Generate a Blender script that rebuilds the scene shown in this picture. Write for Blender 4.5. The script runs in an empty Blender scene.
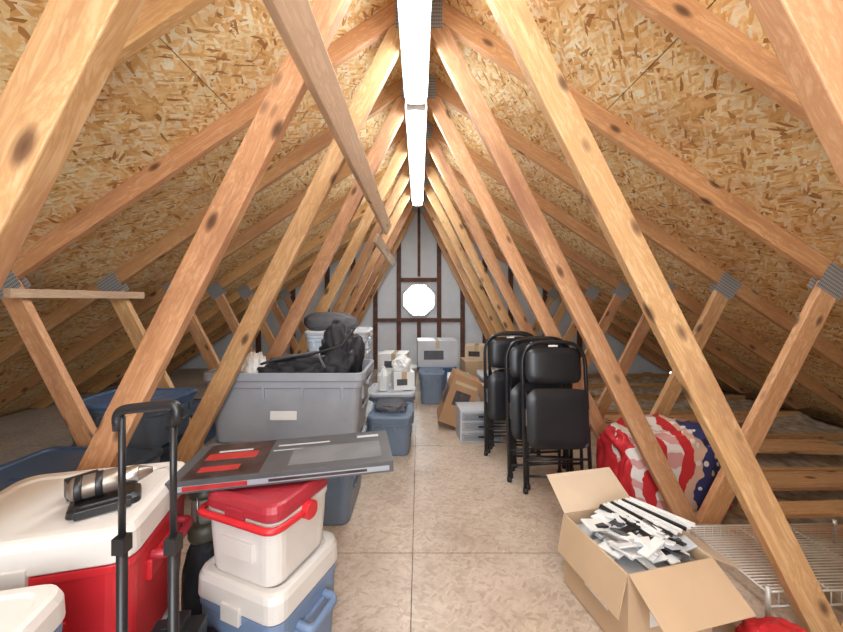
import bpy, bmesh, math, random
from mathutils import Vector, Matrix, noise
random.seed(7)
sc=bpy.context.scene
COL=sc.collection
pi=math.pi
# ------------------------------------------------------------------ materials
def newmat(name):
    m=bpy.data.materials.new(name); m.use_nodes=True
    nt=m.node_tree; b=nt.nodes['Principled BSDF']
    return m,nt,b
def nd(nt,t,**k):
    n=nt.nodes.new(t)
    for a,v in k.items(): setattr(n,a,v)
    return n
def ramp(nt,stops,interp='LINEAR'):
    r=nd(nt,'ShaderNodeValToRGB'); cr=r.color_ramp; cr.interpolation=interp
    while len(cr.elements)<len(stops): cr.elements.new(0.5)
    for e,(p,c) in zip(cr.elements,stops):
        e.position=p; e.color=(c[0],c[1],c[2],1)
    return r
def simple(name,c,rough=.5,metal=0,var=.15,scale=6,bump=0):
    m,nt,b=newmat(name)
    tc=nd(nt,'ShaderNodeTexCoord'); n=nd(nt,'ShaderNodeTexNoise'); n.inputs['Scale'].default_value=scale; n.inputs['Detail'].default_value=5
    nt.links.new(tc.outputs['Object'],n.inputs['Vector'])
    lo=tuple(x*(1-var) for x in c); hi=tuple(min(1,x*(1+var)) for x in c)
    r=ramp(nt,[(.3,lo),(.7,hi)]); nt.links.new(n.outputs['Fac'],r.inputs['Fac']); nt.links.new(r.outputs['Color'],b.inputs['Base Color'])
    b.inputs['Roughness'].default_value=rough; b.inputs['Metallic'].default_value=metal
    if bump:
        bp=nd(nt,'ShaderNodeBump'); bp.inputs['Strength'].default_value=bump; bp.inputs['Distance'].default_value=.01
        nt.links.new(n.outputs['Fac'],bp.inputs['Height']); nt.links.new(bp.outputs['Normal'],b.inputs['Normal'])
    return m
def math_(nt,op,a,b=None):
    n=nd(nt,'ShaderNodeMath',operation=op)
    for i,v in enumerate((a,b)):
        if v is None: continue
        if isinstance(v,(int,float)): n.inputs[i].default_value=v
        else: nt.links.new(v,n.inputs[i])
    return n.outputs[0]
def mixf(nt,f,a,b):
    n=nd(nt,'ShaderNodeMix',data_type='FLOAT')
    nt.links.new(f,n.inputs[0]); 
    for i,v in ((2,a),(3,b)): nt.links.new(v,n.inputs[i])
    return n.outputs[0]
def mixc(nt,f,a,b,blend='MIX'):
    n=nd(nt,'ShaderNodeMix',data_type='RGBA',blend_type=blend)
    if isinstance(f,(int,float)): n.inputs[0].default_value=f
    else: nt.links.new(f,n.inputs[0])
    for i,v in ((6,a),(7,b)):
        if isinstance(v,tuple): n.inputs[i].default_value=(*v,1)
        else: nt.links.new(v,n.inputs[i])
    return n.outputs[2]
def osb(name,stops,stain,fl=(.075,.02),rough=.65,stainamt=.6,bump=.25,fine=.35):
    m,nt,b=newmat(name)
    tc=nd(nt,'ShaderNodeTexCoord')
    nz=nd(nt,'ShaderNodeTexNoise'); nz.inputs['Scale'].default_value=12; nt.links.new(tc.outputs['Object'],nz.inputs['Vector'])
    sub=nd(nt,'ShaderNodeVectorMath',operation='SUBTRACT'); sub.inputs[1].default_value=(.5,.5,.5); nt.links.new(nz.outputs['Color'],sub.inputs[0])
    scl=nd(nt,'ShaderNodeVectorMath',operation='SCALE'); scl.inputs['Scale'].default_value=.02; nt.links.new(sub.outputs[0],scl.inputs[0])
    add=nd(nt,'ShaderNodeVectorMath',operation='ADD'); nt.links.new(tc.outputs['Object'],add.inputs[0]); nt.links.new(scl.outputs[0],add.inputs[1])
    vals=[]
    for k,a in enumerate((.25,1.25,2.2,2.9,.8)):
        mp=nd(nt,'ShaderNodeMapping',vector_type='TEXTURE'); mp.inputs['Rotation'].default_value=(0,0,a); mp.inputs['Scale'].default_value=(fl[0]*(1-.12*k),fl[1]*(1-.12*k),1); mp.inputs['Location'].default_value=(k*.37,k*.71,0)
        nt.links.new(add.outputs[0],mp.inputs[0])
        v=nd(nt,'ShaderNodeTexVoronoi',voronoi_dimensions='2D'); v.inputs['Scale'].default_value=1; nt.links.new(mp.outputs[0],v.inputs['Vector'])
        s=nd(nt,'ShaderNodeSeparateColor'); nt.links.new(v.outputs['Color'],s.inputs[0]); vals.append(s)
    cur=vals[0].outputs[0]
    for s,t in zip(vals[1:],(.5,.6,.65,.72)):
        cur=mixf(nt,math_(nt,'GREATER_THAN',s.outputs[1],t),cur,s.outputs[0])
    r=ramp(nt,stops); nt.links.new(cur,r.inputs['Fac'])
    n3=nd(nt,'ShaderNodeTexNoise'); n3.inputs['Scale'].default_value=45; n3.inputs['Detail'].default_value=3; nt.links.new(tc.outputs['Object'],n3.inputs['Vector'])
    r3=ramp(nt,[(.35,(.72,.64,.54)),(.5,(1,1,1))]); nt.links.new(n3.outputs['Fac'],r3.inputs['Fac'])
    c0=mixc(nt,fine,r.outputs['Color'],r3.outputs['Color'],'MULTIPLY')
    n2=nd(nt,'ShaderNodeTexNoise'); n2.inputs['Scale'].default_value=1.6; n2.inputs['Detail'].default_value=6; n2.inputs['Roughness'].default_value=.65
    nt.links.new(tc.outputs['Object'],n2.inputs['Vector'])
    r2=ramp(nt,[(.42,(0,0,0)),(.68,(1,1,1))]); nt.links.new(n2.outputs['Fac'],r2.inputs['Fac'])
    f=math_(nt,'MULTIPLY',r2.outputs['Color'],stainamt)
    c=mixc(nt,f,c0,stain,'MULTIPLY')
    nt.links.new(c,b.inputs['Base Color']); b.inputs['Roughness'].default_value=rough
    bp=nd(nt,'ShaderNodeBump'); bp.inputs['Strength'].default_value=bump; bp.inputs['Distance'].default_value=.004
    nt.links.new(cur,bp.inputs['Height']); nt.links.new(bp.outputs['Normal'],b.inputs['Normal'])
    return m
def wood(name,cA,cB,cDark,smear=.5):
    m,nt,b=newmat(name)
    tc=nd(nt,'ShaderNodeTexCoord'); oi=nd(nt,'ShaderNodeObjectInfo')
    off=math_(nt,'MULTIPLY',oi.outputs['Random'],57.0)
    cmb=nd(nt,'ShaderNodeCombineXYZ'); 
    for i in range(3): nt.links.new(off,cmb.inputs[i])
    add=nd(nt,'ShaderNodeVectorMath',operation='ADD'); nt.links.new(tc.outputs['Object'],add.inputs[0]); nt.links.new(cmb.outputs[0],add.inputs[1])
    mk=nd(nt,'ShaderNodeMapping'); mk.inputs['Scale'].default_value=(5,11,11); nt.links.new(add.outputs[0],mk.inputs[0])
    vk=nd(nt,'ShaderNodeTexVoronoi'); vk.inputs['Scale'].default_value=1; nt.links.new(mk.outputs[0],vk.inputs['Vector'])
    kr=ramp(nt,[(.0,(1,1,1)),(.12,(.8,.8,.8)),(.24,(0,0,0))]); nt.links.new(vk.outputs['Distance'],kr.inputs['Fac'])
    ks=nd(nt,'ShaderNodeSeparateColor'); nt.links.new(vk.outputs['Color'],ks.inputs[0])
    kf=math_(nt,'MULTIPLY',kr.outputs['Color'],math_(nt,'GREATER_THAN',ks.outputs[0],.45))
    mg=nd(nt,'ShaderNodeMapping'); mg.inputs['Scale'].default_value=(1.2,34,34); nt.links.new(add.outputs[0],mg.inputs[0])
    kb=nd(nt,'ShaderNodeVectorMath',operation='SCALE'); nt.links.new(vk.outputs['Distance'],kb.inputs[0]); kb.inputs['Scale'].default_value=1.2
    ad2=nd(nt,'ShaderNodeVectorMath',operation='ADD'); nt.links.new(mg.outputs[0],ad2.inputs[0]); nt.links.new(kb.outputs[0],ad2.inputs[1])
    ng=nd(nt,'ShaderNodeTexNoise'); ng.inputs['Scale'].default_value=1.6; ng.inputs['Detail'].default_value=6; ng.inputs['Roughness'].default_value=.65; nt.links.new(ad2.outputs[0],ng.inputs['Vector'])
    rg=ramp(nt,[(.36,cA),(.50,cB),(.62,cA)]); nt.links.new(ng.outputs['Fac'],rg.inputs['Fac'])
    hs=nd(nt,'ShaderNodeHueSaturation'); 
    val=nd(nt,'ShaderNodeMapRange'); val.inputs[3].default_value=.80; val.inputs[4].default_value=1.12; nt.links.new(oi.outputs['Random'],val.inputs[0])
    h2=math_(nt,'FRACT',math_(nt,'MULTIPLY',oi.outputs['Random'],7.31)); hm=nd(nt,'ShaderNodeMapRange'); hm.inputs[3].default_value=.490; hm.inputs[4].default_value=.508; nt.links.new(h2,hm.inputs[0])
    nt.links.new(hm.outputs[0],hs.inputs['Hue']); nt.links.new(val.outputs[0],hs.inputs['Value']); nt.links.new(rg.outputs['Color'],hs.inputs['Color'])
    ms=nd(nt,'ShaderNodeMapping'); ms.inputs['Scale'].default_value=(1.0,5,5); nt.links.new(add.outputs[0],ms.inputs[0])
    ns=nd(nt,'ShaderNodeTexNoise'); ns.inputs['Scale'].default_value=1.3; ns.inputs['Detail'].default_value=5; ns.inputs['Roughness'].default_value=.6; nt.links.new(ms.outputs[0],ns.inputs['Vector'])
    rs=ramp(nt,[(.50,(0,0,0)),(.70,(smear,)*3)]); nt.links.new(ns.outputs['Fac'],rs.inputs['Fac'])
    c=mixc(nt,rs.outputs['Color'],hs.outputs['Color'],(.33,.14,.075))
    c=mixc(nt,kf,c,cDark)
    nt.links.new(c,b.inputs['Base Color']); b.inputs['Roughness'].default_value=.55
    bp=nd(nt,'ShaderNodeBump'); bp.inputs['Strength'].default_value=.15; bp.inputs['Distance'].default_value=.003
    nt.links.new(ng.outputs['Fac'],bp.inputs['Height']); nt.links.new(bp.outputs['Normal'],b.inputs['Normal'])
    return m
M_OSB=osb('osb_roof',[(0,(.42,.19,.055)),(.12,(.78,.45,.16)),(.40,(.90,.62,.27)),(.70,(.96,.77,.42)),(1,(.98,.92,.72))],(.62,.40,.25),fl=(.09,.022),stainamt=.7)
M_FLOOR=osb('osb_floor',[(0,(.46,.35,.26)),(.4,(.55,.44,.345)),(1,(.61,.50,.40))],(.62,.56,.52),fl=(.06,.02),rough=.36,stainamt=.85,bump=.03,fine=.22)
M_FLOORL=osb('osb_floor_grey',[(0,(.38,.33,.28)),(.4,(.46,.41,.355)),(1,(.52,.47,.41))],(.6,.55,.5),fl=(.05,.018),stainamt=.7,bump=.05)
M_WOOD=wood('truss_lumber',(.77,.49,.26),(.62,.34,.15),(.10,.04,.02),.8)
M_WOODL=wood('chord_lumber',(.74,.46,.225),(.60,.32,.13),(.10,.04,.02),.55)
M_BRACE=wood('brace_lumber',(.82,.62,.43),(.70,.49,.31),(.2,.1,.05),.2)
M_STUD=simple('dark_stud',(.13,.06,.04),.7,var=.4,scale=12)
M_GABLE=simple('gable_panel',(.78,.84,.90),.7,var=.06,scale=3)
M_BACKING=simple('light_block_backing',(.05,.05,.05),.9)  # dark material for the added light-blocking sheet outside the roof
M_INS=simple('insulation',(.46,.38,.28),.95,var=.4,scale=14,bump=1)
M_WHITE=simple('white_paint',(.85,.85,.85),.4,var=.03)
def plate_mat():
    m,nt,b=newmat('truss_plate_steel'); tc=nd(nt,'ShaderNodeTexCoord')
    mp=nd(nt,'ShaderNodeMapping'); mp.inputs['Scale'].default_value=(110,50,50); nt.links.new(tc.outputs['Object'],mp.inputs[0])
    v=nd(nt,'ShaderNodeTexVoronoi'); v.inputs['Scale'].default_value=1; v.inputs['Randomness'].default_value=.0; nt.links.new(mp.outputs[0],v.inputs['Vector'])
    r=ramp(nt,[(.2,(.14,.15,.16)),(.4,(.46,.50,.53))]); nt.links.new(v.outputs['Distance'],r.inputs['Fac']); nt.links.new(r.outputs['Color'],b.inputs['Base Color'])
    b.inputs['Metallic'].default_value=.4; b.inputs['Roughness'].default_value=.45; return m
M_PLATE=plate_mat()
def emis(name,c,s):
    m,nt,b=newmat(name); b.inputs['Base Color'].default_value=(*c,1); b.inputs['Emission Color'].default_value=(*c,1); b.inputs['Emission Strength'].default_value=s; return m
M_TUBE=emis('fluorescent_lens',(.88,.95,1),29)
M_GREY=simple('grey_plastic',(.33,.355,.395),.45,var=.08)
M_GREYL=simple('light_grey_plastic',(.52,.54,.57),.45,var=.06)
M_SLATE=simple('slate_blue_plastic',(.15,.20,.27),.42,var=.1)
M_BLUE=simple('blue_plastic',(.07,.14,.28),.4,var=.1)
M_NAVY=simple('navy_plastic',(.05,.09,.16),.4,var=.1)
M_CLEAR=simple('frosted_plastic',(.60,.69,.79),.25,var=.15,scale=9)
M_COOLB=simple('cooler_blue',(.18,.26,.41),.4,var=.06)
M_RED=simple('cooler_red',(.62,.025,.035),.35,var=.08)
M_DRED=simple('dark_red_plastic',(.40,.03,.045),.35,var=.08)
M_LID=simple('cooler_white',(.72,.69,.65),.4,var=.07,scale=4)
M_BLACK=simple('black_plastic',(.016,.016,.018),.35,var=.3)
M_CLOTH=simple('black_fabric',(.02,.02,.024),.7,var=.6,scale=10)
M_DGREY=simple('dark_grey_fabric',(.10,.10,.11),.8,var=.3)
M_VINYL=simple('black_vinyl',(.018,.019,.023),.3,var=.15)
M_CHROME=simple('steel',(.55,.55,.55),.3,1,var=.1)
M_TAN=simple('tool_housing',(.30,.25,.21),.3,.6,var=.1)
M_CARD=simple('cardboard',(.58,.41,.26),.8,var=.06,scale=5)
M_CARDD=simple('brown_cardboard',(.40,.22,.11),.8,var=.12,scale=5)
M_CARDIN=simple('cardboard_inside',(.64,.50,.36),.85,var=.05)
M_TAPE=simple('packing_tape',(.55,.42,.25),.25,var=.05)
M_PAPER=simple('white_label',(.82,.82,.80),.6,var=.04)
M_PRINTG=simple('printed_grey',(.085,.088,.095),.35,var=.15,scale=12)
M_PRINTM=simple('printed_mid_grey',(.16,.165,.175),.35,var=.2,scale=12)
M_PRINTR=simple('printed_red',(.42,.03,.03),.4,var=.2,scale=20)
M_PRINTK=simple('printed_dark',(.05,.03,.03),.35,var=.6,scale=20)
M_WIRE=simple('wire_white',(.66,.62,.56),.4,.2,var=.05)
M_OLIVE=simple('lantern_dark',(.10,.095,.07),.45,.2,var=.3)
M_GLASS=simple('lantern_glass',(.35,.33,.28),.15,var=.2)
def quilt():
    m,nt,b=newmat('printed_quilt'); tc=nd(nt,'ShaderNodeTexCoord')
    nz=nd(nt,'ShaderNodeTexNoise'); nz.inputs['Scale'].default_value=4; nz.inputs['Detail'].default_value=3; nt.links.new(tc.outputs['Object'],nz.inputs['Vector'])
    sp=nd(nt,'ShaderNodeSeparateXYZ'); nt.links.new(tc.outputs['Object'],sp.inputs[0])
    nf=math_(nt,'MULTIPLY',math_(nt,'SUBTRACT',nz.outputs['Fac'],.5),.35)
    x=math_(nt,'ADD',sp.outputs[0],nf)
    fld=math_(nt,'ADD',math_(nt,'MULTIPLY',x,1.4),.5)
    r=ramp(nt,[(0,(.60,.02,.03)),(.14,(.86,.82,.78)),(.24,(.62,.02,.03)),(.34,(.88,.85,.82)),(.50,(.62,.03,.04)),(.60,(.78,.55,.42)),(.68,(.04,.05,.18)),(.88,(.6,.02,.03))],'CONSTANT')
    nt.links.new(fld,r.inputs['Fac'])
    st=math_(nt,'SINE',math_(nt,'MULTIPLY',math_(nt,'ADD',sp.outputs[2],nf),55)); 
    stm=math_(nt,'MULTIPLY',math_(nt,'GREATER_THAN',st,.25),math_(nt,'LESS_THAN',fld,.5))
    c=mixc(nt,math_(nt,'MULTIPLY',stm,.55),r.outputs['Color'],(.62,.03,.04))
    v=nd(nt,'ShaderNodeTexVoronoi'); v.inputs['Scale'].default_value=17; nt.links.new(tc.outputs['Object'],v.inputs['Vector'])
    stars=math_(nt,'MULTIPLY',math_(nt,'LESS_THAN',v.outputs['Distance'],.28),math_(nt,'GREATER_THAN',fld,.6))
    c=mixc(nt,stars,c,(.9,.88,.86))
    nt.links.new(c,b.inputs['Base Color']); b.inputs['Roughness'].default_value=.6; return m
M_QUILT=quilt()
# ------------------------------------------------------------------ builder
class B:
    def __init__(s): s.bm=bmesh.new(); s.m=[]
    def mi(s,mat):
        if mat not in s.m: s.m.append(mat)
        return s.m.index(mat)
    def faces(s,vs,fs,mat,T=None,smooth=False):
        T=T or Matrix(); V=[s.bm.verts.new(T@Vector(v)) for v in vs]; i=s.mi(mat)
        for f in fs:
            try:
                F=s.bm.faces.new([V[k] for k in f]); F.material_index=i; F.smooth=smooth
            except ValueError: pass
    def box(s,c,d,mat,rot=(0,0,0)):
        T=Matrix.Translation(c)@Matrix.Rotation(rot[2],4,'Z')@Matrix.Rotation(rot[1],4,'Y')@Matrix.Rotation(rot[0],4,'X')
        x,y,z=d[0]/2,d[1]/2,d[2]/2
        vs=[(-x,-y,-z),(x,-y,-z),(x,y,-z),(-x,y,-z),(-x,-y,z),(x,-y,z),(x,y,z),(-x,y,z)]
        s.faces(vs,[(3,2,1,0),(4,5,6,7),(0,1,5,4),(1,2,6,5),(2,3,7,6),(3,0,4,7)],mat,T)
    def loft(s,prof,mat,T=None,n=5,cap0=True,cap1=True):
        vs=[];fs=[]
        for (z,w,d,r) in prof:
            r=min(r,w/2-.001,d/2-.001)
            for (cx,cy,a0) in ((w/2-r,d/2-r,0),(-w/2+r,d/2-r,pi/2),(-w/2+r,-d/2+r,pi),(w/2-r,-d/2+r,1.5*pi)):
                for k in range(n+1):
                    a=a0+pi/2*k/n; vs.append((cx+r*math.cos(a),cy+r*math.sin(a),z))
        N=4*(n+1)
        for j in range(len(prof)-1):
            for i in range(N):
                k=(i+1)%N; fs.append((j*N+i,j*N+k,(j+1)*N+k,(j+1)*N+i))
        if cap0: fs.append(tuple(range(N-1,-1,-1)))
        if cap1: fs.append(tuple((len(prof)-1)*N+i for i in range(N)))
        s.faces(vs,fs,mat,T)
    def sweep(s,pts,r,mat,n=10,T=None,radii=None):
        pts=[Vector(p) for p in pts]; vs=[];fs=[]; prev=None
        for i,p in enumerate(pts):
            t=(pts[min(i+1,len(pts)-1)]-pts[max(i-1,0)]).normalized()
            if prev is None:
                u=t.cross(Vector((0,0,1))); 
                if u.length<.01: u=t.cross(Vector((0,1,0)))
            else: u=prev-t*prev.dot(t)
            u.normalize(); prev=u; w=t.cross(u); rr=radii[i] if radii else r
            for k in range(n):
                a=2*pi*k/n; vs.append(p+u*math.cos(a)*rr+w*math.sin(a)*rr)
        for j in range(len(pts)-1):
            for i in range(n):
                k=(i+1)%n; fs.append((j*n+i,j*n+k,(j+1)*n+k,(j+1)*n+i))
        fs.append(tuple(range(n-1,-1,-1))); fs.append(tuple((len(pts)-1)*n+i for i in range(n)))
        s.faces(vs,fs,mat,T,smooth=True)
    def done(s,name,loc=(0,0,0),rot=(0,0,0),bevel=0,parent=None):
        bmesh.ops.recalc_face_normals(s.bm,faces=s.bm.faces)
        me=bpy.data.meshes.new(name); s.bm.to_mesh(me); s.bm.free()
        for m in s.m: me.materials.append(m)
        o=bpy.data.objects.new(name,me); COL.objects.link(o); o.location=loc; o.rotation_euler=rot
        if parent: o.parent=parent
        if bevel:
            b=o.modifiers.new('b','BEVEL'); b.width=bevel; b.segments=2; b.limit_method='ANGLE'; b.angle_limit=.9
        return o
def empty(name,loc=(0,0,0)):
    e=bpy.data.objects.new(name,None); e.location=loc; COL.objects.link(e); return e
def arc_path(pts,r,n=5):
    P=[Vector(p) for p in pts]; out=[P[0]]
    for i in range(1,len(P)-1):
        a=(P[i-1]-P[i]).normalized(); b=(P[i+1]-P[i]).normalized()
        A=P[i]+a*r; C=P[i]+b*r
        for k in range(n+1):
            t=k/n; out.append(A*(1-t)**2+P[i]*2*t*(1-t)+C*t*t)
    out.append(P[-1]); return out
# ------------------------------------------------------------------ trusses
S=.67; ZU=2.774; ZA=2.87; SW=1.98
def prism(name,poly,Y,t,mat,parent):
    P=[Vector((x,0,z)) for x,z in poly]; n=len(P)
    d=max(((P[(i+1)%n]-P[i]) for i in range(n)),key=lambda v:v.length).normalized()
    y=Vector((0,1,0)); z=d.cross(y); c=sum(P,Vector())/n
    R=Matrix((d,y,z)).transposed().to_4x4(); Mw=Matrix.Translation(c)@R; inv=Mw.inverted()
    b=B(); vs=[inv@(p-Vector((0,t/2,0))) for p in P]+[inv@(p+Vector((0,t/2,0))) for p in P]
    fs=[tuple(range(n)),tuple(range(2*n-1,n-1,-1))]+[(i,(i+1)%n,n+(i+1)%n,n+i) for i in range(n)]
    b.faces(vs,fs,mat); o=b.done(name,parent=parent,bevel=.003)
    o.matrix_local=Mw; return o
def lumber(name,p0,p1,w,t,mat,parent=None,side=(0,1,0)):
    p0=Vector(p0);p1=Vector(p1); d=(p1-p0); L=d.length; d.normalize()
    y=Vector(side); y=(y-d*y.dot(d)).normalized(); z=d.cross(y)
    b=B(); b.box((0,0,0),(L,t,w),mat); o=b.done(name,bevel=.003,parent=parent)
    o.matrix_local=Matrix.Translation((p0+p1)/2)@Matrix((d,y,z)).transposed().to_4x4(); return o
TH=.042
def truss(Y,dx=0):
    e=empty('roof_truss',(dx,Y,0))
    for s in (-1,1):
        n='l' if s<0 else 'r'
        f=lambda pl:[(s*x,z) for x,z in pl]
        prism('top_chord_'+n,f([(.002,ZU),(.002,ZU+.12),(4.30,ZU+.12-S*4.30),(4.14,0.0)]),0,TH,M_WOODL,e)
        prism('main_web_'+n,f([(.003,2.753),(.158,2.668),(1.506,0),(1.393,0)]),0,TH,M_WOOD,e)
        sl=1.94; x0,x1=1.510,1.622
        xa=(ZU+sl*x0)/(sl+S); xb=(ZU+sl*x1)/(sl+S)
        prism('short_web_'+n,f([(x0,0),(x1,0),(xb,ZU-S*xb),(xa,ZU-S*xa)]),0,TH,M_WOOD,e)
        ang=math.atan(S)
        for fy in (-1,1):
            b=B(); b.box((0,0,0),(.15,.003,.15),M_PLATE)
            o=b.done('gusset_plate',(s*2.235,fy*(TH/2+.002),1.30),(0,s*ang,0),parent=e)
            b=B(); b.box((0,0,0),(.10,.003,.16),M_PLATE)
            o=b.done('gusset_plate',(s*.075,fy*(TH/2+.002),2.74),(0,0,0),parent=e)
    lumber('bottom_chord',(-4.2,0,-.075),(4.2,0,-.075),.09,TH,M_WOODL,e)
    return e
for i in range(-5,9):
    truss(.59+.655*i, .05 if i==0 else 0)
lumber('ridge_brace_board',(-.352,-1.2,1.995),(-.352,3.95,1.995),.115,.04,M_BRACE,side=(SW,0,-1.0))
lumber('ridge_brace_board',(-.440,3.6,1.84),(-.440,6.05,1.84),.10,.04,M_BRACE,side=(SW,0,-1.0))
lumber('web_brace_board',(-2.12,1.80,1.235),(-2.12,2.68,1.235),.05,.04,M_BRACE,side=(1,0,0))
# ------------------------------------------------------------------ shell
Y0,Y1=-3.0,6.15
ce=empty('ceiling')
c_,s_=math.cos(math.atan(S)),math.sin(math.atan(S))
for sg,nm in ((1,'panel_right'),(-1,'panel_left')):
    b=B(); L=Y1-Y0; W=4.62/c_
    rows=[0,1.22,2.44,3.66,4.88,W]
    for r in range(5):
        a,bb=rows[r]-W/2,rows[r+1]-W/2
        ys=-L/2-(1.22 if r%2 else 0)
        while ys<L/2:
            ya,yb=max(ys,-L/2),min(ys+2.44,L/2)
            if yb-ya>.01: b.box(((ya+yb)/2,(a+bb)/2,0),(yb-ya-.004,bb-a-.004,.015),M_OSB)
            ys+=2.44
    b.box((0,0,-.02),(L+.1,W+.1,.02),M_BACKING)  # unseen backing sheet, added to stop sky light leaking through panel seams
    o=b.done(nm,parent=ce)
    xm=W/2*c_; zm=ZU+.131-S*xm
    x=Vector((0,1,0)); y=Vector((sg*c_,0,-s_)); z=x.cross(y)
    if z.z>0: x=-x; z=x.cross(y)
    o.matrix_local=Matrix.Translation((sg*xm,(Y0+Y1)/2,zm))@Matrix((x,y,z)).transposed().to_4x4()
b=B(); b.box((0,(Y0+Y1)/2,ZU+.17),(.9,Y1-Y0+.1,.02),M_STUD); b.done('trim_1')
b=B(); g=.005
ys=[-3.0,-2.0,-.78,.44,1.66,2.88,4.1,5.32,6.15]
for i in range(len(ys)-1):
    xs=[-1.62,-.03,1.62] if (i%2 or i==4) else [-1.62,-1.25,1.19,1.62]
    for j in range(len(xs)-1):
        b.box(((xs[j]+xs[j+1])/2,(ys[i]+ys[i+1])/2,-.009),(xs[j+1]-xs[j]-.003,ys[i+1]-ys[i]-g,.018),M_FLOOR)
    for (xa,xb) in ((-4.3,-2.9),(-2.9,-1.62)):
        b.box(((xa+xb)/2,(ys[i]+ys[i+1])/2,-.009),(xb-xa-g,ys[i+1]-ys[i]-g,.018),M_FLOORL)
b.box((0,(Y0+Y1)/2,-.16),(9.3,Y1-Y0,.02),M_STUD)  # dark underlayer, widened to block light leaks along the eaves
b.done('floor')
b=B(); vs=[];fs=[]; nx,ny=50,150
for j in range(ny+1):
    for i in range(nx+1):
        x=1.63+2.6*i/nx; y=Y0+.05+(Y1-Y0-.1)*j/ny
        vs.append((x,y,-.085+.05*noise.fractal(Vector((x*4,y*4,3)),1,2,4)))
for j in range(ny):
    for i in range(nx): a=j*(nx+1)+i; fs.append((a,a+1,a+nx+2,a+nx+1))
b.faces(vs,fs,M_INS,smooth=True); b.done('attic_insulation')
for (y,xa,xb,z,w,r) in ((2.0,1.85,3.3,.002,.12,0.04),(2.86,1.75,3.4,.002,.24,-.05),(3.5,1.8,3.3,.002,.2,.03),(2.3,1.9,3.2,.002,.2,.02)):
    bb=B(); bb.box((0,0,.012),(xb-xa,w,.024),M_WOOD); bb.done('loose_plank',((xa+xb)/2,y,z),(0,0,r),bevel=.003)
def gable(name,y,win):
    bm=bmesh.new()
    outer=[(-4.4,-.15),(4.4,-.15),(4.4,0),(0,2.93),(-4.4,0)]
    def loop(pts):
        V=[bm.verts.new((x,0,z)) for x,z in pts]; return [bm.edges.new((V[i],V[(i+1)%len(V)])) for i in range(len(V))]
    E=loop(outer)
    if win: E+=loop([(.285*math.cos(pi/8+k*pi/4),1.2+.285*math.sin(pi/8+k*pi/4)) for k in range(8)])
    bmesh.ops.triangle_fill(bm,edges=E,use_beauty=True)
    me=bpy.data.meshes.new(name); bm.to_mesh(me); bm.free(); me.materials.append(M_GABLE)
    o=bpy.data.objects.new(name,me); COL.objects.link(o); o.location=(0,y,0)
    so=o.modifiers.new('s','SOLIDIFY'); so.thickness=.03; so.offset=0
gable('wall_back',Y1,True)
gable('wall_front',Y0,False)
b=B()
zr=lambda x:ZU+.1-S*abs(x)
for x in (-.35,.35,-.76,.76,-1.15,1.15,-1.6,1.6,-2.2,2.2,-2.8,2.8):
    h=zr(x); b.box((x,0,h/2),(.075,.05,h),M_STUD)
b.box((0,0,.85),(.62,.05,.07),M_STUD); b.box((0,0,1.55),(.62,.05,.07),M_STUD); b.box((0,0,(2.84+1.58)/2),(.05,.05,1.2),M_STUD)
b.box((0,0,.41),(.07,.05,.82),M_STUD)
b.box((-.555,0,.85),(.33,.05,.06),M_STUD); b.box((.555,0,.85),(.33,.05,.06),M_STUD)
b.done('trim_2',(0,Y1-.045,0))
b=B()
oc=[(.30*math.cos(pi/8+k*pi/4),0,.30*math.sin(pi/8+k*pi/4)) for k in range(8)]
for k in range(8): b.sweep([oc[k],oc[(k+1)%8]],.022,M_WHITE,n=8)
b.box((0,0,0),(.008,.012,.55),M_WHITE); b.box((0,0,0),(.55,.012,.008),M_WHITE)
b.done('window_1',(0,Y1-.03,1.2))
# ------------------------------------------------------------------ lights
def shop(y0,y1):
    b=B(); L=y1-y0
    b.box((0,0,.050),(.15,L,.022),M_WHITE); b.box((0,0,.067),(.09,L,.02),M_WHITE)
    b.box((0,-L/2+.01,.02),(.13,.02,.05),M_WHITE); b.box((0,L/2-.01,.02),(.13,.02,.05),M_WHITE)
    b.faces([(x,y,z) for y in (-L/2+.02,L/2-.02) for x,z in ((-.062,.038),(-.055,.008),(-.035,-.008),(.035,-.008),(.055,.008),(.062,.038))],
            [(0,1,7,6),(1,2,8,7),(2,3,9,8),(3,4,10,9),(4,5,11,10),(5,0,6,11),(0,1,2,3,4,5),(11,10,9,8,7,6)],M_TUBE)
    for yy in (-L/2+.2,L/2-.2): b.sweep([(0,yy,.07),(0.02,yy,.385)],.004,M_CHROME,n=6)
    b.done('fluorescent_shop_light',(-.02,(y0+y1)/2,2.485))
shop(-2.55,-.15); shop(-.1,2.3); shop(2.35,4.75)  # first fixture, behind the camera, is an added unseen source for fill
l=bpy.data.lights.new('fill_light','AREA'); l.energy=60; l.size=1.6; l.color=(.88,.94,1)  # added soft fill lamp behind the camera, not a fixture of the attic
lo=bpy.data.objects.new('fill_light',l); COL.objects.link(lo); lo.location=(0,-1.1,1.35); lo.rotation_euler=(math.radians(98),0,0)
w=bpy.data.worlds.new('w'); sc.world=w; w.use_nodes=True; w.node_tree.nodes['Background'].inputs[0].default_value=(.88,.94,1,1); w.node_tree.nodes['Background'].inputs[1].default_value=14
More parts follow.
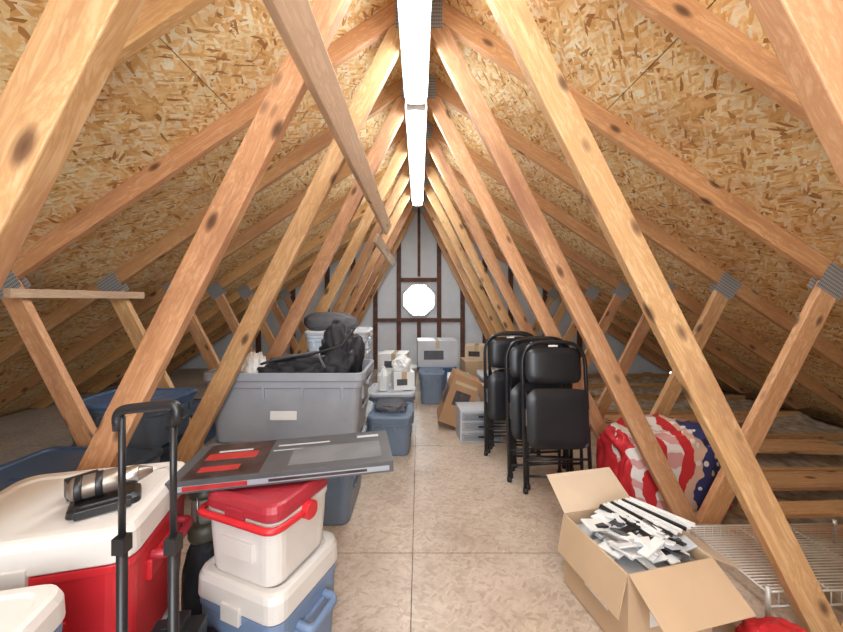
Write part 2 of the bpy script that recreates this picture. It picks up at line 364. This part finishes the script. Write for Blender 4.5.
# ------------------------------------------------------------------ object kits
def tote(name,w,d,h,loc,rz=0,body=M_GREY,lid=None,label=False):
    b=B(); r=.05
    pr=[(0,.86*w,.84*d,r),(.012,.88*w,.86*d,r),(h*.78,.94*w,.93*d,r),(h*.79,.97*w,.96*d,r),(h*.88,.975*w,.965*d,r),(h*.89,w,d,r),(h,w,d,r)]
    if lid is None: pr+=[(h,.955*w,.945*d,r*.8),(h*.8,.92*w,.91*d,r*.8),(.02,.84*w,.82*d,r*.8)]
    b.loft(pr,body)
    for sx in (-1,1):
        b.box((sx*w*.485,0,h*.80),(.035,d*.34,.03),body)
        b.box((sx*w*.47,0,h*.45),(.012,d*.5,.012),body)
        for k in (-.3,.3): b.box((sx*w*.474,k*d,h*.7),(.015,.012,h*.22),body)
    for sy in (-1,1):
        for k in (-.36,-.12,.12,.36): b.box((k*w,sy*d*.472,h*.72),(.014,.018,h*.16),body)
    if lid is not None:
        b.loft([(h-.014,1.02*w,1.02*d,r),(h+.008,1.03*w,1.03*d,r),(h+.02,1.0*w,1.0*d,r),(h+.02,.93*w,.92*d,r),(h+.010,.91*w,.90*d,r),(h+.010,.55*w,.5*d,r),(h+.018,.53*w,.48*d,r)],lid)
        for sx in (-1,1): b.box((sx*w*.515,0,h-.005),(.02,d*.3,.04),lid)
    if label: b.box((.0*w,-d*.458,h*.40),(.15,.006,.05),M_PAPER,rot=(-.08,0,0))
    return b.done(name,loc,(0,0,rz),bevel=.004)
def cooler(name,w,d,h,loc,rz,body,lid,handle,small=False):
    b=B(); r=.045; hb=h*.80
    b.loft([(0,.90*w,.90*d,r),(.01,.92*w,.92*d,r),(hb*.55,.965*w,.965*d,r),(hb-.02,.985*w,.985*d,r),(hb-.02,1.01*w,1.01*d,r),(hb,1.01*w,1.01*d,r)],body)
    b.loft([(hb+.003,1.01*w,1.01*d,r),(hb+.008,1.03*w,1.03*d,r),(h-.02,1.02*w,1.02*d,r),(h-.004,.98*w,.98*d,r),(h,.93*w,.92*d,r),(h,.86*w,.8*d,r),(h-.007,.84*w,.78*d,r),(h-.007,.3*w,.3*d,r)],lid)
    if small:
        for sx in (-1,1):
            b.loft([(-.018,.05,.05,.02),(.018,.05,.05,.02)],handle,T=Matrix.Translation((sx*(w*.5+.005),0,hb*.9))@Matrix.Rotation(pi/2,4,'Y'))
        b.sweep(arc_path([(-w*.53,0,hb*.9),(-w*.53,-d*.56,hb*.96),(w*.53,-d*.56,hb*.96),(w*.53,0,hb*.9)],.04),.010,handle)
    else:
        for sx in (-1,1):
            b.sweep(arc_path([(sx*w*.49,-d*.2,hb*.82),(sx*(w*.49+.045),-d*.2,hb*.80),(sx*(w*.49+.045),d*.2,hb*.80),(sx*w*.49,d*.2,hb*.82)],.02),.012,handle)
            b.box((sx*w*.49,0,hb*.72),(.02,d*.5,.05),body)
    b.box((0,-d*.505,hb+.0),(.07,.02,.05),lid)
    for k in (-.3,.3): b.box((k*w,d*.51,hb),(.06,.015,.03),lid)
    b.box((0,-d*.49,hb*.5),(w*.45,.012,hb*.28),body)
    return b.done(name,loc,(0,0,rz),bevel=.004)
def lump(name,loc,dims,mat,seed=0,amp=.3,freq=2.5,rz=0,flat=-.6,sub=5,sq=.8):
    bm=bmesh.new(); bmesh.ops.create_icosphere(bm,subdivisions=sub,radius=1)
    for v in bm.verts:
        p=v.co.copy(); n=1-abs(noise.noise(p*freq+Vector((seed,seed*.7,0))))*2
        n2=noise.noise(p*freq*.5+Vector((seed*3,1,2))); n3=1-abs(noise.noise(p*freq*2.6+Vector((seed,9,4))))*2
        q=Vector([math.copysign(abs(c)**sq,c) for c in p])
        q=q*(1+amp*(.35*(n-.6)+.6*n2+.15*n3))
        if q.z<flat: q.z=flat
        v.co=Vector((q.x*dims[0]/2,q.y*dims[1]/2,(q.z-flat)*dims[2]/(1-flat)))
    for f in bm.faces: f.smooth=True
    me=bpy.data.meshes.new(name); bm.to_mesh(me); bm.free(); me.materials.append(mat)
    o=bpy.data.objects.new(name,me); COL.objects.link(o); o.location=loc; o.rotation_euler=(0,0,rz); return o
def carton(name,w,d,h,loc,rot=(0,0,0),mat=M_CARD,pr=None):
    b=B(); b.box((0,0,h/2),(w,d,h),mat); b.box((0,0,h+.0006),(.05,d,.001),M_TAPE)
    b.box((0,-d/2-.0006,h-.05),(.05,.001,.1),M_TAPE); b.box((w*.1,0,h+.001),(.004,d*.99,.0016),M_CARDD)
    if pr: b.box((-w*.1,-d/2-.001,h*.45),(w*.5,.0015,h*.35),pr)
    b.box((w/2+.001,0,h*.5),(.0015,d*.5,h*.3),pr or M_CARDIN)
    return b.done(name,loc,rot,bevel=.003)
# ------------------------------------------------------------------ left foreground
tote('storage_tote',.40,.34,.235,(-.95,.955,0),.25,M_GREYL,M_GREYL)
cooler('red_ice_chest',.45,.38,.405,(-.95,.955,.256),.25,M_RED,M_LID,M_DRED)
tote('storage_tote',.32,.22,.27,(-.855,.565,0),.22,M_BLUE,M_BLUE)
cooler('blue_ice_chest',.34,.24,.335,(-.855,.57,.291),.22,M_COOLB,M_LID,M_COOLB)
b=B(); x0,x1,yy=-.560,-.463,.66
for x in (x0,x1):
    b.sweep([(x,yy,.06),(x,yy,.74)],.0090,M_BLACK); b.sweep([(x,yy,.74),(x,yy,.98)],.0060,M_BLACK)
    b.box((x,yy,.74),(.022,.022,.03),M_BLACK)
b.sweep(arc_path([(x0-.006,yy,.955),(x0-.010,yy,.992),(x1+.010,yy,1.005),(x1+.006,yy,.965)],.02),.0095,M_BLACK)
b.box(((x0+x1)/2,yy,.45),(.12,.016,.03),M_BLACK); b.box(((x0+x1)/2,yy,.12),(.14,.02,.05),M_BLACK)
b.box(((x0+x1)/2,yy-.10,.05),(.20,.20,.014),M_BLACK)
for x in (x0-.035,x1+.035): b.sweep([(x-.015,yy+.02,.05),(x+.015,yy+.02,.05)],.05,M_BLACK,n=20)
b.sweep([(x0-.04,yy+.02,.05),(x1+.04,yy+.02,.05)],.008,M_CHROME)
b.done('luggage_cart')
b=B()
b.loft([(0,.15,.10,.02),(.014,.145,.098,.02),(.024,.12,.08,.02)],M_BLACK)
b.sweep([(-.075,0,.055),(-.068,0,.055),(-.063,0,.055),(.02,0,.058),(.035,0,.058),(.04,0,.058),(.065,0,.059),(.085,0,.06),(.10,0,.06)],.03,M_TAN,n=18,radii=[.015,.025,.029,.03,.028,.022,.022,.015,.007])
b.sweep([(-.06,0,.055),(-.045,0,.055)],.032,M_BLACK,n=18); b.sweep([(-.02,0,.056),(-.005,0,.056)],.0325,M_BLACK,n=18)
b.sweep([(.04,0,.059),(.068,0,.059)],.0235,M_CHROME,n=18); b.sweep([(.09,0,.06),(.13,0,.06)],.0035,M_CHROME)
b.sweep([(-.03,0,.045),(-.04,.04,.035),(-.05,.07,.03)],.016,M_BLACK,n=12)
b.box((-.055,.085,.03),(.07,.04,.05),M_BLACK,rot=(0,0,.3))
b.box((.0,-.055,.012),(.11,.02,.02),M_BLACK)
b.done('cordless_drill',(-.84,.94,.656),(0,0,.65),bevel=.002)
cooler('blue_ice_chest',.32,.30,.39,(-.475,1.135,0),-.38,M_COOLB,M_LID,M_COOLB)
cooler('small_red_lid_cooler',.28,.26,.235,(-.475,1.125,.392),-.38,M_LID,M_DRED,M_RED,small=True)
b=B(); L_,W_,H_=.67,.27,.036
b.box((0,0,0),(L_,W_,H_),M_PRINTG)
b.box((-.19,0,H_/2+.0006),(.22,W_*.94,.001),M_PRINTK); b.box((-.21,-.07,H_/2+.0014),(.12,.035,.001),M_PRINTR); b.box((-.2,.06,H_/2+.0014),(.11,.012,.001),M_GREYL)
b.box((-.2,.02,H_/2+.0014),(.16,.05,.001),M_PRINTR)
b.box((.03,.07,H_/2+.0006),(.18,.010,.001),M_GREYL); b.box((-.02,0.03,H_/2+.0006),(.1,.006,.001),M_GREYL)
b.box((.15,-.03,H_/2+.0006),(.30,.13,.001),M_PRINTM); b.box((.26,.09,H_/2+.0006),(.08,.02,.001),M_GREYL)
b.box((0,-W_/2-.0006,-.004),(L_*.96,.001,H_*.45),M_GREY); b.box((-.2,-W_/2-.0012,-.004),(.18,.001,H_*.4),M_PRINTR); b.box((.1,-W_/2-.0012,-.004),(.3,.001,H_*.25),M_PRINTK)
b.done('long_flat_product_box',(-.437,1.215,.652),(0,-.02,.18),bevel=.002)
lump('black_tool_bag',(-.76,1.26,0),(.15,.14,.37),M_CLOTH,3,.12)
b=B()
b.sweep([(0,0,0),(0,0,.01),(0,0,.05),(0,0,.06)],.05,M_OLIVE,n=20,radii=[.05,.055,.055,.04])
b.sweep([(0,0,.06),(0,0,.08),(0,0,.13),(0,0,.15)],.04,M_GLASS,n=20,radii=[.036,.044,.044,.034])
b.sweep([(0,0,.15),(0,0,.165),(0,0,.19),(0,0,.215)],.04,M_OLIVE,n=20,radii=[.05,.05,.03,.018])
for a in range(4): b.sweep([(.047*math.cos(a*pi/2),.047*math.sin(a*pi/2),.05),(.047*math.cos(a*pi/2),.047*math.sin(a*pi/2),.16)],.004,M_CHROME,n=6)
b.sweep(arc_path([(-.05,0,.16),(-.05,0,.25),(.05,0,.25),(.05,0,.16)],.04),.0035,M_CHROME,n=6)
b.done('camping_lantern',(-.755,1.24,.366))
b=B()
b.sweep([(0,0,.05),(.0,.10,.05),(0,.12,.05),(0,.2,.05)],.05,M_BLACK,n=18,radii=[.04,.04,.045,.045]); b.box((0,-.03,.05),(.12,.07,.1),M_BLACK); b.box((0,-.03,.11),(.05,.05,.03),M_BLACK)
b.sweep([(0,.2,.05),(0,.202,.05)],.038,M_GREY,n=18)
b.done('black_video_camera',(-.62,.87,.255),(0,0,3.3),bevel=.004)
tote('storage_tote',.13,.30,.23,(-.63,.87,0),.0,M_NAVY,M_BLACK)
# ------------------------------------------------------------------ left middle
tote('large_grey_tote',.92,.47,.405,(-.765,2.19,.385),0,M_GREY,None,label=True)
tote('storage_tote',.47,.50,.36,(-.58,2.07,0),0,M_SLATE,M_GREY)
tote('storage_tote',.34,.44,.36,(-1.03,2.21,0),0,M_SLATE,M_GREY)
lump('black_bag_pile',(-.70,2.19,.50),(.58,.34,.34),M_CLOTH,1,.5,3.4)
lump('black_backpack',(-.50,2.26,.62),(.24,.26,.40),M_CLOTH,8,.6,2.8)
b=B()
b.sweep([(-.25,0,0),(-.1,-.02,.03),(.1,0,.02),(.25,.02,.05)],.012,M_DGREY,n=10); b.sweep([(-.2,-.05,0),(0,-.08,.04),(.2,-.05,.1),(.27,-.02,.2)],.008,M_BLACK,n=10)
b.sweep([(-.3,-.02,-.02),(-.15,-.1,.03),(.05,-.06,.06),(.12,-.14,-.02)],.008,M_DGREY,n=10)
b.done('coiled_strap',(-.66,2.15,.83))
lump('white_plastic_bag',(-1.07,2.19,.52),(.20,.24,.36),M_PAPER,5,.5,3)
tote('storage_tote',.62,.42,.29,(-1.82,2.23,0),0,M_BLUE,M_NAVY)
tote('storage_tote',.56,.40,.26,(-1.80,2.22,.312),0.03,M_SLATE,M_BLUE)
tote('storage_tote',.60,.44,.42,(-1.62,1.60,0),0,M_SLATE,M_NAVY)
tote('storage_tote',.5,.42,.3,(-2.35,1.62,0),.1,M_NAVY,M_NAVY)
tote('storage_tote',.5,.42,.3,(-2.0,2.92,0),.0,M_BLUE,M_NAVY)
for k,(mb,ml) in enumerate(((M_CLEAR,M_GREYL),(M_CLEAR,M_COOLB),(M_CLEAR,M_GREYL))):
    tote('clear_storage_tote',.48,.40,.30,(-.64,2.86,k*.322),.02*k,mb,ml)
lump('rolled_sleeping_bag',(-.72,2.86,.97),(.42,.22,.13),M_DGREY,4,.15,2)
tote('storage_tote',.34,.40,.29,(-.225,2.86,0),-.03,M_SLATE,M_SLATE)
lump('folded_tarp',(-.225,2.88,.308),(.24,.26,.06),M_DGREY,6,.4,3)
tote('storage_tote',.42,.42,.32,(-.26,3.43,0),.03,M_SLATE,M_GREYL)
tote('storage_tote',.42,.42,.34,(-.75,3.55,0),.03,M_GREY,M_GREYL)
tote('clear_storage_tote',.40,.38,.26,(-.72,3.55,.362),.03,M_CLEAR,M_COOLB)
carton('cardboard_box',.30,.26,.16,(-.72,3.55,.642),(0,0,.1),M_PAPER,M_PRINTG)
def jug(loc,rz=0,m=M_PAPER):
    b=B(); b.loft([(0,.11,.09,.03),(.14,.115,.095,.03),(.18,.07,.06,.03),(.2,.035,.035,.017),(.22,.035,.035,.017)],m); b.sweep(arc_path([(-.02,0,.2),(-.06,0,.2),(-.055,0,.1)],.02),.008,m)
    b.done('plastic_jug',loc,(0,0,rz),bevel=.002)
jug((-.34,3.36,.341),1.5)
carton('cardboard_box',.2,.2,.17,(-.16,3.43,.341),(0,0,.2),M_PAPER,M_PRINTG)
lump('white_grocery_bag',(-.16,3.42,.513),(.16,.15,.13),M_PAPER,15,.5,3)
carton('cardboard_box',.36,.34,.36,(-.30,4.15,0),(0,0,.05),M_PAPER,M_PRINTG)
carton('cardboard_box',.30,.28,.22,(-.28,4.15,.362),(0,0,-.1),M_PAPER,M_PRINTG)
tote('storage_tote',.40,.40,.34,(-.78,4.2,0),0,M_BLUE,M_NAVY); tote('storage_tote',.38,.38,.30,(-.78,4.2,.362),0,M_CLEAR,M_GREYL)
b=B(); b.sweep([(0,0,0),(0,0,.01),(0,0,.3),(0,0,.31),(0,0,.33)],.12,M_PAPER,n=24,radii=[.10,.115,.13,.14,.14]); b.sweep(arc_path([(-.135,0,.28),(-.1,-.12,.2),(.1,-.12,.2),(.135,0,.28)],.05),.003,M_CHROME,n=6); b.done('white_bucket',(-.16,4.62,0))
tote('storage_tote',.28,.36,.34,(.15,4.17,0),0,M_SLATE,M_SLATE)
tote('storage_tote',.50,.42,.30,(.24,4.80,0),0,M_BLUE,M_BLUE)
carton('grey_appliance_box',.52,.40,.34,(.24,4.80,.322),(0,0,.03),M_GREYL,M_PRINTG)
carton('cardboard_box',.36,.34,.42,(-.42,5.15,0),(0,0,.1),M_PAPER)
carton('cardboard_box',.4,.36,.38,(.80,4.85,0),(0,0,.1),M_CARD); carton('cardboard_box',.26,.3,.3,(.47,4.2,0),(0,0,-.1),M_PAPER,M_PRINTG)
carton('cardboard_box',.3,.28,.2,(.80,4.85,.382),(0,0,-.2),M_CARDIN,M_PRINTK)
tote('storage_tote',.40,.4,.3,(.92,4.22,0),0,M_GREY,M_GREYL)
# ------------------------------------------------------------------ right middle
b=B(); w_,d_,h_=.26,.30,.46
b.box((-w_/2,0,h_/2),(w_,d_,h_),M_CARDD); b.box((-w_/2,-d_/2-.001,h_*.55),(w_*.55,.0015,h_*.3),M_PRINTK); b.box((-w_/2,0,h_+.0006),(.05,d_,.001),M_TAPE)
b.box((-w_-.001,0,h_*.5),(.0015,d_*.6,h_*.35),M_PRINTK); b.box((-w_/2,-d_/2-.0012,h_*.85),(w_*.8,.001,.03),M_TAPE)
b.done('leaning_cardboard_box',(.42,3.36,0.001),(0,.36,0),bevel=.003)
carton('cardboard_box',.36,.36,.33,(.83,3.50,0),(0,0,0.05),M_CARD)
b=B(); b.box((0,0,.135),(.36,.25,.27),M_GREYL)
for i in range(3):
    b.box((0,-.13,.05+.085*i),(.33,.012,.07),M_GREY)
    for j in range(4): b.box((0,-.138,.028+.085*i+.015*j),(.29,.008,.005),M_CHROME,rot=(.4,0,0))
    b.box((0,-.142,.05+.085*i),(.06,.012,.014),M_BLACK)
b.done('small_drawer_cabinet',(.52,3.08,0),(0,0,.06),bevel=.003)
def chair(loc,rz,lean):
    b=B(); W=.43
    x=W/2-.012
    b.sweep(arc_path([(-x,-.0,.0),(-x,0,.93),(x,0,.93),(x,0,0)],.15,10),.012,M_VINYL,n=12)
    xi=x-.03
    b.sweep(arc_path([(-xi,.055,0.0),(-xi,.03,.55),(-xi,.02,.60)],.04),.0105,M_VINYL,n=12); b.sweep(arc_path([(xi,.055,0.0),(xi,.03,.55),(xi,.02,.60)],.04),.0105,M_VINYL,n=12)
    for z in (.10,.20): b.sweep([(-x,0,z),(x,0,z)],.008,M_VINYL,n=8)
    b.sweep([(-xi,.047,.16),(xi,.047,.16)],.008,M_VINYL,n=8)
    for px,py in ((-x,0),(x,0),(-xi,.055),(xi,.055)): b.sweep([(px,py,0),(px,py,.03)],.016,M_BLACK,n=12)
    for (z0,z1,ww,off,th) in ((.665,.895,W-.07,-.002,.035),(.27,.64,W-.035,-.035,.04)):
        n=12; vs=[];fs=[]
        m=10
        for side in (0,1):
            for j in range(m+1):
                for i in range(n+1):
                    u=i/n*2-1; v=j/m*2-1
                    sx=u*math.sqrt(max(0,1-.22*v**6)); sz=v*math.sqrt(max(0,1-.14*u**6))
                    e=(1-abs(u)**6)*(1-abs(v)**6)
                    y=off+(.012*(u*u) if z0>.65 else 0)+ (-1 if side==0 else 1)*th/2*(e**.35 if e>0 else 0)
                    vs.append((sx*ww/2,y,(z0+z1)/2+sz*(z1-z0)/2))
        K=(m+1)*(n+1)
        for side in (0,1):
            for j in range(m):
                for i in range(n):
                    a=side*K+j*(n+1)+i; fs.append((a,a+1,a+n+2,a+n+1))
        b.faces(vs,fs,M_VINYL,smooth=True)
    for sx in (-1,1):
        b.box((sx*(x-.012),-.012,.46),(.012,.05,.10),M_CHROME); b.box((sx*(x-.012),.015,.60),(.01,.04,.05),M_BLACK)
    b.box((0,.0,.905),(.06,.004,.012),M_PAPER)
    return b.done('folding_chair',loc,(-lean,0,rz))
chair((.865,2.17,0.003),.0,.10)
chair((.80,2.33,0.003),.10,.08)
chair((.86,2.45,0.003),-.05,.02)
chair((.72,2.70,0.003),.0,.06)
chair((.78,2.83,0.003),.05,.05)
lump('printed_quilt',(1.47,2.17,0),(.66,.34,.44),M_QUILT,11,.28,2.6,sq=.5)
# ------------------------------------------------------------------ open box foreground right
BX=(.825,1.36); BR=.22
b=B(); w_,d_,h_,t_=.35,.34,.29,.005
b.box((0,0,t_/2),(w_,d_,t_),M_CARD)
for s in (-1,1):
    b.box((s*(w_/2-t_/2),0,h_/2),(t_,d_,h_),M_CARD); b.box((0,s*(d_/2-t_/2),h_/2),(w_-2*t_,t_,h_),M_CARD)
def flap(b,hinge,axis,ang,w,l,mat):
    T=Matrix.Translation(hinge)@Matrix.Rotation(axis,4,'Z')@Matrix.Rotation(ang,4,'X')
    vs=[(-w/2,0,0),(w/2,0,0),(w/2*.97,l,0),(-w/2*.97,l,0),(-w/2,0,.004),(w/2,0,.004),(w/2*.97,l,.004),(-w/2*.97,l,.004)]
    b.faces(vs,[(3,2,1,0),(4,5,6,7),(0,1,5,4),(1,2,6,5),(2,3,7,6),(3,0,4,7)],mat,T)
flap(b,(0,d_/2,h_),0,.60,w_,.17,M_CARDIN)
flap(b,(-w_/2,0,h_),pi/2,-1.35,d_,.15,M_CARD)
flap(b,(w_/2,0,h_),-pi/2,-.45,d_,.16,M_CARDIN)
flap(b,(0,-d_/2,h_),pi,-.55,w_,.16,M_CARD)
b.box((-.02,-d_/2-.001,.13),(.14,.0015,.06),M_PAPER); b.box((-w_/2-.001,-.02,.12),(.0015,.12,.05),M_PAPER)
b.done('open_cardboard_box',(*BX,0.001),(0,0,BR),bevel=.001)
b=B(); rnd=random.Random(4)
b.box((0,0,.12),(.33,.31,.24),M_GREYL)
for i in range(150):
    m=rnd.choice([M_PAPER,M_PAPER,M_PAPER,M_BLACK,M_GREYL,M_CHROME,M_DGREY])
    l=rnd.uniform(.06,.12); w2=rnd.uniform(.025,.06)
    x=rnd.uniform(-.12,.12); y=rnd.uniform(-.11,.11); a=rnd.choice([.2,.2+pi/2,.2])+rnd.uniform(-.3,.3)
    z=.25+rnd.uniform(0,.065)
    b.box((x,y,z),(l,w2,.007),m,rot=(rnd.uniform(-.3,.3),rnd.uniform(-.3,.3),a))
for i in range(9):
    b.box((.04+.020*i-.04,.02,.315+.003*i),(.012,.22,.012),M_PAPER if i%3 else M_BLACK,rot=(.12,0,.35+.04*i))
b.done('cover_plates_pile',(*BX,.008),(0,0,BR),bevel=.001)
carton('cardboard_box',.22,.14,.16,(.98,1.77,0),(0,0,-.15),M_CARDIN)
b=B(); W_,D_=.74,.38
for i in range(26): 
    y=-D_/2+D_*i/25; b.sweep([(-W_/2,y,.10),(W_/2,y,.10)],.0022,M_WIRE,n=5)
for x in (-W_/2,-W_/6,W_/6,W_/2): b.sweep([(x,-D_/2,.096),(x,D_/2,.096)],.004,M_WIRE,n=6)
for y in (-D_/2,D_/2):
    b.sweep([(-W_/2,y,.10),(W_/2,y,.10)],.004,M_WIRE,n=6); b.sweep([(-W_/2,y,.045),(W_/2,y,.045)],.004,M_WIRE,n=6)
    for i in range(19):
        x=-W_/2+W_*i/18; b.sweep([(x,y,.045),(x,y,.10)],.0022,M_WIRE,n=5)
for x in (-W_/2,W_/2):
    for y in (-D_/2,D_/2): b.sweep([(x,y,0),(x,y,.12)],.008,M_WIRE,n=8)
b.done('wire_shelf_rack',(1.68,1.52,0.0),(0,0,.03))
lump('red_plastic_bag',(1.20,1.15,0),(.24,.16,.11),M_RED,2,.35,3)
# ------------------------------------------------------------------ camera
cam=bpy.data.cameras.new('cam'); co=bpy.data.objects.new('camera',cam); COL.objects.link(co)
co.location=(0,0,1.2); co.rotation_euler=(pi/2,0,0)
cam.sensor_width=36; cam.lens=350/843*36; cam.shift_x=.003; cam.shift_y=-.019; cam.clip_start=.02
sc.camera=co
sc.view_settings.view_transform='Standard'
sc.view_settings.look='None'
sc.view_settings.exposure=0.05
